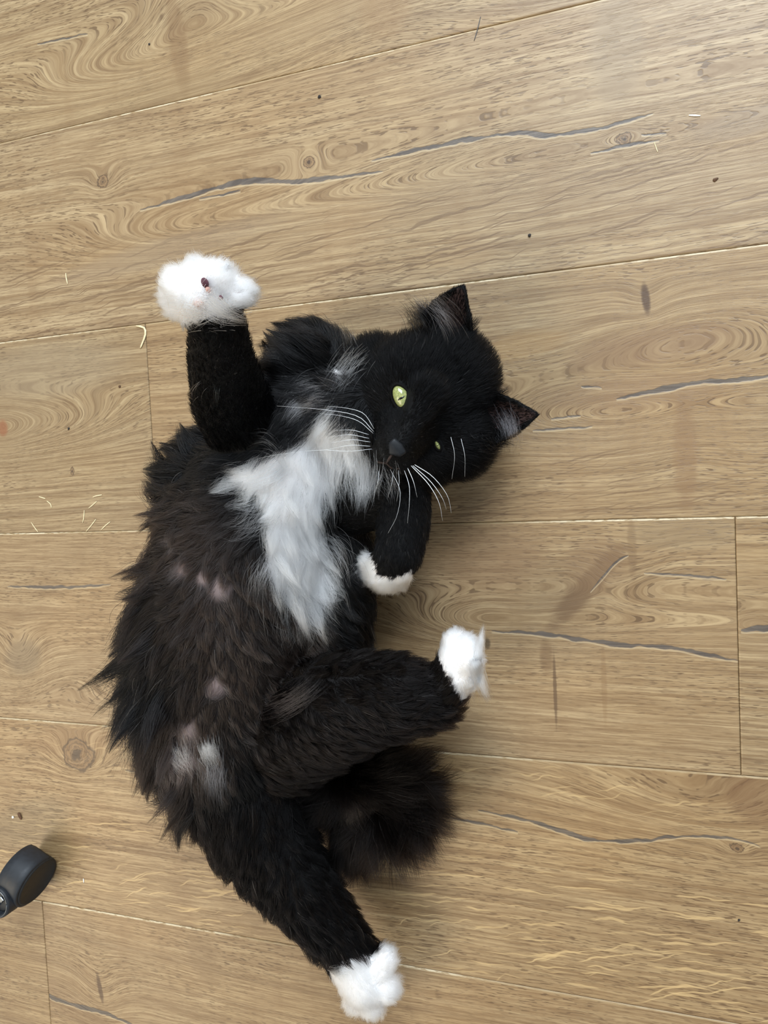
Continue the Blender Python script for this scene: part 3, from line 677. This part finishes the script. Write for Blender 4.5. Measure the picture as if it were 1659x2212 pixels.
def whisker(pts, h0, h1, w=0.9, name='whisker'):
    n = 12; s2 = spline(pts, n); out = []
    for i, (x, y) in enumerate(s2):
        t = i/(n-1); h = h0+(h1-h0)*t+0.006*math.sin(PI*t); z = surf(x, y)[0].z+0.004 if i else 0
        out.append(P(x, y, max(h, z)))
    bm = bmesh.new(); tube(bm, out, [max(0.00006, 0.00016*w*(1-(i/(n-1))**1.5)) for i in range(n)], 6)
    return mesh_obj(name, bm, WHISK, cat)
for pts, w in ([[(807, 932), (772, 899), (700, 885), (598, 877)], 1.3], [[(808, 926), (785, 893), (745, 881), (708, 878)], 1.2], [[(806, 936), (775, 910), (735, 898), (690, 893)], 1.1],
               [[(797, 939), (760, 929), (720, 930)], 1.1], [[(797, 947), (755, 939), (716, 944)], 1.1], [[(800, 955), (760, 950), (712, 957)], 1.1], [[(800, 964), (755, 962), (700, 973)], 1.1],
               [[(803, 970), (750, 975), (690, 972), (600, 982), (560, 990)], 0.8]):
    whisker(pts, .112, .118, w)
for pts, w in ([[(843, 1014), (864, 1060), (858, 1112), (838, 1152)], .9], [[(872, 1012), (884, 1050), (884, 1090), (880, 1130)], 1.2], [[(880, 1010), (893, 1040), (901, 1074)], 1.5],
               [[(861, 1014), (862, 1045), (857, 1083)], .8], [[(850, 1016), (846, 1045), (838, 1075)], .7], [[(818, 1018), (817, 1040), (806, 1078)], .8],
               [[(888, 1006), (925, 1045), (948, 1085), (956, 1125)], 1.6], [[(896, 1004), (935, 1030), (966, 1070), (975, 1108)], 1.4], [[(892, 1006), (930, 1040), (955, 1075), (964, 1100)], 1.4]):
    whisker(pts, .108, .108, w)
for pts, w in ([[(974, 944), (982, 985), (976, 1035)], .8], [[(996, 948), (1004, 985), (1004, 1030)], .8]):
    whisker(pts, .11, .10, w, 'brow_whisker')

def strands(name, groups, label=None, keep_up=True):
    A, Rr, Cc = [], [], []
    for (p0, p1, n, spread0, spread1, sag, col, h0, h1, r) in groups:
        for _ in range(n):
            u = rng.normal(0, 1, 2); e = np.array(p0)+u*spread0; f = np.array(p1)+u*spread1*0.6+rng.normal(0, 1, 2)*spread1*0.5
            f = e+(f-e)*rng.uniform(.6, 1.05)
            side = np.array([-(f-e)[1], (f-e)[0]])*sag*rng.uniform(.5, 1.4)
            z0 = surf(*e)[0].z if h0 is None else h0
            pl = []
            for s in S:
                q = e+(f-e)*s+side*math.sin(PI*s); hh = z0+(h1-z0)*s+0.004*math.sin(PI*s)
                if keep_up and s > 0: hh = max(hh, surf(*q)[0].z+0.0065*min(1, s*4))
                pl.append(P(q[0], q[1], hh))
            A.append(pl); Rr.append(r*rng.uniform(.7, 1.2)); Cc.append(np.array(col)*rng.uniform(.85, 1.05))
    return hair_object(name, np.array(A), np.array(Rr), np.array(Cc), label)
GR = (.22, .2, .21); WH = (.85, .85, .86); DK = (.03, .022, .02)
strands('ear_tuft', [((975, 715), (925, 648), 90, 14, 14, .1, GR, None, .085, .00009), ((985, 700), (950, 640), 70, 12, 10, .1, DK, None, .085, .0001), ((930, 690), (888, 640), 60, 10, 12, .1, (.05, .05, .06), None, .08, .0001)], 'grey inner ear hairs')
strands('ear_base_fur', [((915, 705), (882, 655), 160, 14, 16, .1, (.0012, .0011, .0012), None, .08, .00012), ((905, 690), (925, 665), 120, 14, 12, .1, (.0012, .0011, .0012), None, .08, .00012), ((1075, 945), (1085, 965), 140, 18, 12, .1, (.0012, .0011, .0012), None, .055, .00012)], 'black fur at the foot of the ears')
strands('ear_tuft', [((1098, 905), (1116, 968), 80, 12, 9, -.1, GR, None, .05, .0001), ((1085, 900), (1098, 950), 80, 14, 10, -.1, (.10, .09, .095), None, .055, .0001)], 'grey inner ear hairs')
strands('toe_tuft', [((1024, 1425), (1056, 1512), 480, 7, 7, .03, WH, .096, .088, .00014), ((1034, 1430), (1044, 1352), 260, 5, 4, -.03, WH, .094, .092, .00013), ((1010, 1470), (1020, 1515), 140, 8, 8, .03, (.75, .68, .62), .085, .07, .00009)], 'white hair between the toes')
strands('toe_tuft', [((752, 2160), (752, 2205), 50, 8, 5, .05, WH, None, .02, .0001), ((735, 2100), (715, 2100), 90, 10, 8, .05, WH, None, .03, .0001)], 'white hair between the toes')
strands('toe_tuft', [((455, 655), (535, 692), 130, 12, 7, .08, (.88, .80, .70), .234, .21, .0001), ((420, 655), (350, 650), 150, 14, 22, .05, WH, .228, .20, .0001), ((430, 662), (400, 700), 160, 22, 14, .05, (.85, .76, .66), .23, .20, .0001), ((470, 670), (480, 700), 90, 22, 10, .05, (.7, .66, .62), .218, .2, .0001)], 'white hair round the pads')
strands('stray_hair', [((700, 868), (612, 912), 160, 12, 12, .22, (.42, .40, .42), None, .09, .0001), ((690, 840), (610, 880), 90, 14, 16, .2, (.20, .18, .18), None, .09, .0001), ((600, 975), (540, 945), 24, 12, 20, .2, WH, None, .12, .00008),
    ((600, 1010), (470, 1045), 110, 12, 14, -.15, WH, None, .085, .0001), ((560, 1110), (500, 1150), 120, 20, 26, -.15, (.5, .5, .52), None, .085, .00009), ((575, 1220), (560, 1300), 100, 14, 20, .12, (.55, .55, .58), None, .09, .0001), ((700, 1170), (745, 1240), 110, 14, 22, -.15, (.55, .54, .56), None, .085, .0001),
    ((735, 985), (722, 1075), 240, 22, 16, .06, WH, None, .10, .00011), ((772, 1005), (775, 1098), 260, 20, 12, -.08, WH, None, .105, .00011), ((800, 1020), (800, 1078), 120, 14, 12, .05, (.7, .7, .72), None, .105, .0001), ((835, 1030), (850, 1070), 70, 16, 14, -.1, (.4, .4, .42), None, .10, .0001),
    ((718, 882), (688, 965), 120, 8, 12, .1, WH, None, .10, .0001), ((768, 765), (728, 815), 90, 17, 20, .06, WH, None, .095, .0001), ((755, 790), (716, 838), 70, 14, 16, .06, (.6, .62, .66), None, .095, .0001), ((750, 745), (745, 705), 60, 14, 12, .05, (.12, .13, .15), None, .08, .0001),
    ((640, 1295), (640, 1380), 200, 34, 30, .06, WH, None, .09, .00011), ((780, 1225), (755, 1245), 30, 8, 8, .1, WH, None, .06, .0001),
    ((385, 1625), (400, 1662), 220, 16, 16, .05, (.7, .66, .66), None, .09, .0001), ((590, 1530), (690, 1470), 120, 14, 18, .1, (.05, .042, .042), None, .1, .0001),
    ((430, 830), (412, 880), 8, 10, 10, .15, GR, None, .12, .00009), ((470, 835), (470, 880), 5, 4, 4, .05, (.1, .14, .16), None, .13, .0001),
    ((448, 1612), (462, 1650), 320, 11, 12, .05, (.9, .92, .95), None, .10, .0001), ((465, 1650), (468, 1730), 200, 16, 22, .05, (.16, .16, .18), None, .10, .0001)], 'loose pale hairs')
TB = (.05, .040, .036)
strands('tail_strand', [((795, 1685), (930, 1625), 110, 12, 34, .12, TB, None, .05, .00011), ((800, 1700), (945, 1720), 110, 12, 34, .08, TB, None, .045, .00011), ((790, 1710), (890, 1810), 110, 12, 34, .08, TB, None, .045, .00011),
    ((770, 1705), (800, 1860), 150, 14, 34, -.08, TB, None, .04, .00011), ((750, 1710), (735, 1850), 130, 14, 22, -.08, TB, None, .035, .00011)], 'long brownish black tail hairs')
for (px, py, r, mt, asp) in ((450, 612, 6.5, PADD, 1.8), (453, 627, 5, PAD, 1.2), (432, 655, 12, PAD, .6), (476, 640, 5, PADD, 1.0)):
    c, n = surf(px, py); a, b_, n = frame(n, .2, 1); m = mpp(px, py, c.z)
    o = ellipsoid('paw_pad', c+n*0.0035, (a, b_, n), (r*m*asp, r*m, .003), mt, cat, 14)
    if mt is PADD: o['label'] = 'dark toe pad'
bm = bmesh.new()

# ------------------------------------------------------------------ office chair caster at the left edge
PLAST = simple('black_plastic', (0.016, 0.019, 0.024), 0.55, spec=0.5); DISC = simple('wheel_plastic', (0.024, 0.023, 0.022), 0.55, spec=0.25)
CHROME = simple('chrome', (0.75, 0.77, 0.8), 0.18, metal=1.0); STEEL = simple('dark_steel', (0.16, 0.17, 0.18), 0.3, metal=0.9)
R_ = 0.0247
C1 = Vector(P(82, 1905, R_)); C0 = Vector(P(38, 1875, R_)); axl = C1-C0; axl.z = 0; wid = axl.length; axl.normalize()
root = bpy.data.objects.new('caster', None); C.objects.link(root); root.location = (C1.x, C1.y, 0)
tag(root, 'black plastic swivel caster at the left edge of the floor', 'caster')
mid = Vector((0, 0, R_)) - axl*wid*0.5
fw = Vector((0, 0, 1)).cross(axl)         # along the floor, across the axle
if fw.dot(Vector((1, 0, 0))) < 0: fw = -fw
UPV = Vector((0, 0, 1))
def ringpt(o, r, t): return o+fw*r*math.cos(t)+UPV*r*math.sin(t)
bm = bmesh.new()                          # hood: a shell round the wheels, open at the bottom
t0, t1 = math.radians(-25), math.radians(232); n = 40; rows = []
prof = [(-.5, R_-.0025), (-.5, R_+.0002), (-.47, R_+.0012), (-.2, R_+.0018), (.2, R_+.0018), (.44, R_+.0012), (.47, R_), (.47, R_-.0025)]
for i in range(n+1):
    t = t0+(t1-t0)*i/n
    rows.append([bm.verts.new(ringpt(mid+axl*wid*u+UPV*0.0012, r, t)) for u, r in prof])
for a, b in zip(rows, rows[1:]):
    for j in range(len(prof)): bm.faces.new((a[j], a[(j+1) % len(prof)], b[(j+1) % len(prof)], b[j]))
bm.faces.new(rows[0]); bm.faces.new(rows[-1][::-1]); bmesh.ops.recalc_face_normals(bm, faces=bm.faces)
mesh_obj('hood', bm, PLAST, root)
def disc(name, u0, u1, r, mat, parent, lip=.0016):
    bm = bmesh.new(); pr = [(u0, 0), (u0, r-lip), (u0+.06*(u1-u0), r-.0004), (u0+.2*(u1-u0), r), (u1-.2*(u1-u0), r), (u1-.06*(u1-u0), r-.0004), (u1, r-lip), (u1, r*.86), (u1-.0006/wid, r*.84), (u1-.0006/wid, 0)]
    n = 48; cols = []
    for i in range(n):
        t = 2*PI*i/n; cols.append([bm.verts.new(ringpt(mid+axl*wid*u, rr, t)) for u, rr in pr[1:-1]])
    for i in range(n):
        a, b = cols[i], cols[(i+1) % n]
        for j in range(len(a)-1): bm.faces.new((a[j], a[j+1], b[j+1], b[j]))
    bm.faces.new([q[0] for q in cols]); bm.faces.new([q[-1] for q in cols]); bmesh.ops.recalc_face_normals(bm, faces=bm.faces)
    o = mesh_obj(name, bm, mat, parent); return o
disc('wheel', 0.05, 0.52, R_-.0003, DISC, root); disc('wheel', -0.53, -0.05, R_-.0003, DISC, root)
bm = bmesh.new(); tube(bm, [mid-axl*wid*.1, mid+axl*wid*.1], [.006, .006], 14); mesh_obj('axle', bm, STEEL, root)
COL = Vector(P(1, 1944, .050))-root.location; COL.z = .050
bm = bmesh.new(); s_ = mid-fw*R_*.85; s_.z = .028
tube(bm, [s_, s_*.5+COL*.5+Vector((0, 0, -.006)), COL+Vector((0, 0, -.012))], [.007, .0055, .008], 14, up=(0, 0, 1)); mesh_obj('neck', bm, PLAST, root)
bm = bmesh.new(); pr = [(.0100, -.014), (.0145, -.014), (.0158, -.010), (.0158, .004), (.0150, .006), (.0130, .006), (.0122, .004), (.0120, -.012), (.0100, -.0125)]
cols = []
for i in range(40):
    t = 2*PI*i/40; cols.append([bm.verts.new(COL+Vector((math.cos(t)*r, math.sin(t)*r, z))) for r, z in pr])
for i in range(40):
    a, b = cols[i], cols[(i+1) % 40]
    for j in range(len(pr)): bm.faces.new((a[j], a[(j+1) % len(pr)], b[(j+1) % len(pr)], b[j]))
bmesh.ops.recalc_face_normals(bm, faces=bm.faces); col_ = mesh_obj('collar', bm, PLAST, root)
bm = bmesh.new(); pts = [COL+Vector((math.cos(2*PI*i/40)*.0140, math.sin(2*PI*i/40)*.0140, .0062)) for i in range(41)]
tube(bm, pts, [.00045]*41, 8); mesh_obj('rim', bm, STEEL, col_)
bm = bmesh.new(); tube(bm, [COL+Vector((0, 0, -.013)), COL+Vector((0, 0, -.001)), COL+Vector((0, 0, .0))], [.0119, .0119, .0105], 24); mesh_obj('socket_floor', bm, PLAST, col_)
bm = bmesh.new(); o_ = COL+Vector((-.004, -.003, 0)); tube(bm, [o_+Vector((0, 0, -.002)), o_+Vector((0, 0, .006)), o_+Vector((0, 0, .0065))], [.0042, .0042, .0036], 6); mesh_obj('bolt', bm, CHROME, root, smooth=False)
bm = bmesh.new(); o_ = COL+Vector((.005, .003, 0)); tube(bm, [o_+Vector((0, 0, -.002)), o_+Vector((0, 0, .004)), o_+Vector((0, 0, .0045))], [.0034, .0034, .0028], 4); mesh_obj('nut', bm, STEEL, root, smooth=False)

# ------------------------------------------------------------------ bits lying on the boards
STRAW = simple('straw', lin(232, 214, 172), 0.6); PALE = simple('pale_chip', lin(246, 240, 228), 0.6); DARK = simple('dark_crumb', lin(48, 42, 38), 0.8); BRN = simple('brown_crumb', lin(92, 64, 42), 0.8); GREYH = simple('dark_hair', lin(84, 80, 78), 0.5)
def sliver(name, pts, w, mat, label, cat_, flat=0.45, group=None):
    q = spline(pts, 9) if len(pts) > 2 else np.array([np.array(pts[0])*(1-t)+np.array(pts[1])*t for t in np.linspace(0, 1, 5)])
    m = mpp(*pts[0], 0); r = w*m/2; n = len(q)
    c = P(*pts[len(pts)//2]); bm = bmesh.new()
    P3 = [P(x, y, r*flat+.0001)-np.array([c[0], c[1], 0]) for x, y in q]
    tube(bm, P3, [r*(.55+.45*math.sin(PI*(i+.5)/n)) for i in range(n)], 6, flat)
    o = mesh_obj(name, bm, mat); o.location = (c[0], c[1], 0); return tag(o, label, cat_, group)
def crumb(name, px, py, r, mat, label, cat_, parts=((0, 0, 1),)):
    c = P(px, py); m = mpp(px, py, 0); bm = bmesh.new(); rr = random.Random(int(px*7+py)); vs = []
    for (dx, dy, s) in parts:
        for q in ball_pts((dx*m, -dy*m, r*s*m*.55), r*s*m, 1):
            q = Vector(q)+Vector((rr.uniform(-.2, .2), rr.uniform(-.2, .2), 0))*r*s*m; q.z = max(q.z*.7, 0.0); vs.append(bm.verts.new(q))
    bmesh.ops.convex_hull(bm, input=vs); o = mesh_obj(name, bm, mat, smooth=False); o.location = (c[0], c[1], 0); return tag(o, label, cat_)
sliver('straw', [(294, 704), (311, 708), (314, 722), (308, 740), (303, 752)], 5.5, STRAW, 'bent cream straw beside the raised white paw', 'straw')
sliver('straw', [(142, 590), (143, 600), (146, 614)], 3, STRAW, 'short upright straw sliver on the boards far left of the raised paw', 'straw')
sliver('wood_chip', [(1488, 249), (1513, 250)], 4, PALE, 'bright white stick chip near the top right corner', 'chip')
sliver('straw', [(1413, 306), (1417, 318), (1421, 329)], 2, STRAW, 'thin pale thread beside the small knot at upper right', 'straw')
sliver('hair', [(1038, 36), (1031, 65), (1024, 88)], 2.2, GREYH, 'dark loose hair lying near the top edge', 'hair')
sliver('straw', [(200, 1074), (209, 1071), (220, 1069)], 2.6, STRAW, 'topmost short straw sliver left of the fluffy flank', 'straw')
sliver('straw', [(191, 1098), (200, 1091), (209, 1083)], 2.6, STRAW, 'slanted straw sliver just below the topmost one by the flank', 'straw')
sliver('straw', [(182, 1102), (181, 1118), (178, 1130)], 2.4, STRAW, 'upright straw sliver left of the fluffy flank', 'straw')
sliver('straw', [(186, 1148), (197, 1135), (207, 1122)], 2.6, STRAW, 'slanted straw sliver ending on the board seam left of the flank', 'straw')
sliver('straw', [(218, 1145), (227, 1136), (238, 1127)], 2.6, STRAW, 'slanted straw sliver closest to the fluffy flank', 'straw')
sliver('straw', [(67, 1128), (75, 1140), (82, 1149)], 2.2, STRAW, 'thin straw sliver just above the board seam near the left edge', 'straw')
sliver('straw', [(84, 1073), (91, 1075), (98, 1077)], 2.6, STRAW, 'level straw sliver near the left edge above the seam', 'straw')
sliver('straw', [(101, 1082), (109, 1089), (111, 1097)], 2.4, STRAW, 'curved straw sliver near the left edge above the seam', 'straw')
sliver('wood_chip', [(180, 1898), (181, 1907)], 3, PALE, 'tiny white chip on the board right of the caster', 'chip')
crumb('crumb', 1144, 509, 4, DARK, 'round black crumb above the tip of the upright ear', 'crumb')
crumb('crumb', 691, 209, 3.6, DARK, 'small black crumb on the top plank above the small knot', 'crumb', ((0, 0, 1), (-3, 1, .6)))
crumb('crumb', 44, 1761, 5, BRN, 'jagged brown crumb on the board above the caster', 'crumb', ((0, 0, .9), (2, 6, .6), (-3, -3, .7)))
crumb('crumb', 29, 1765, 3, PALE, 'tiny white crumb beside the brown crumb above the caster', 'crumb')
crumb('crumb', 323, 96, 2.5, DARK, 'tiny black crumb near the top left corner', 'crumb')
crumb('crumb', 1544, 389, 4, BRN, 'small brown crumb at the right side of the top boards', 'crumb', ((0, 0, 1), (5, -2, .6)))
crumb('crumb', 1596, 1987, 3, DARK, 'tiny black crumb near the lower right corner', 'crumb')
crumb('crumb', 259, 835, 3, BRN, 'tiny brown crumb left of the raised black foreleg', 'crumb')
crumb('crumb', 149, 926, 3, DARK, 'tiny dark crumb on the swirling grain at far left', 'crumb')
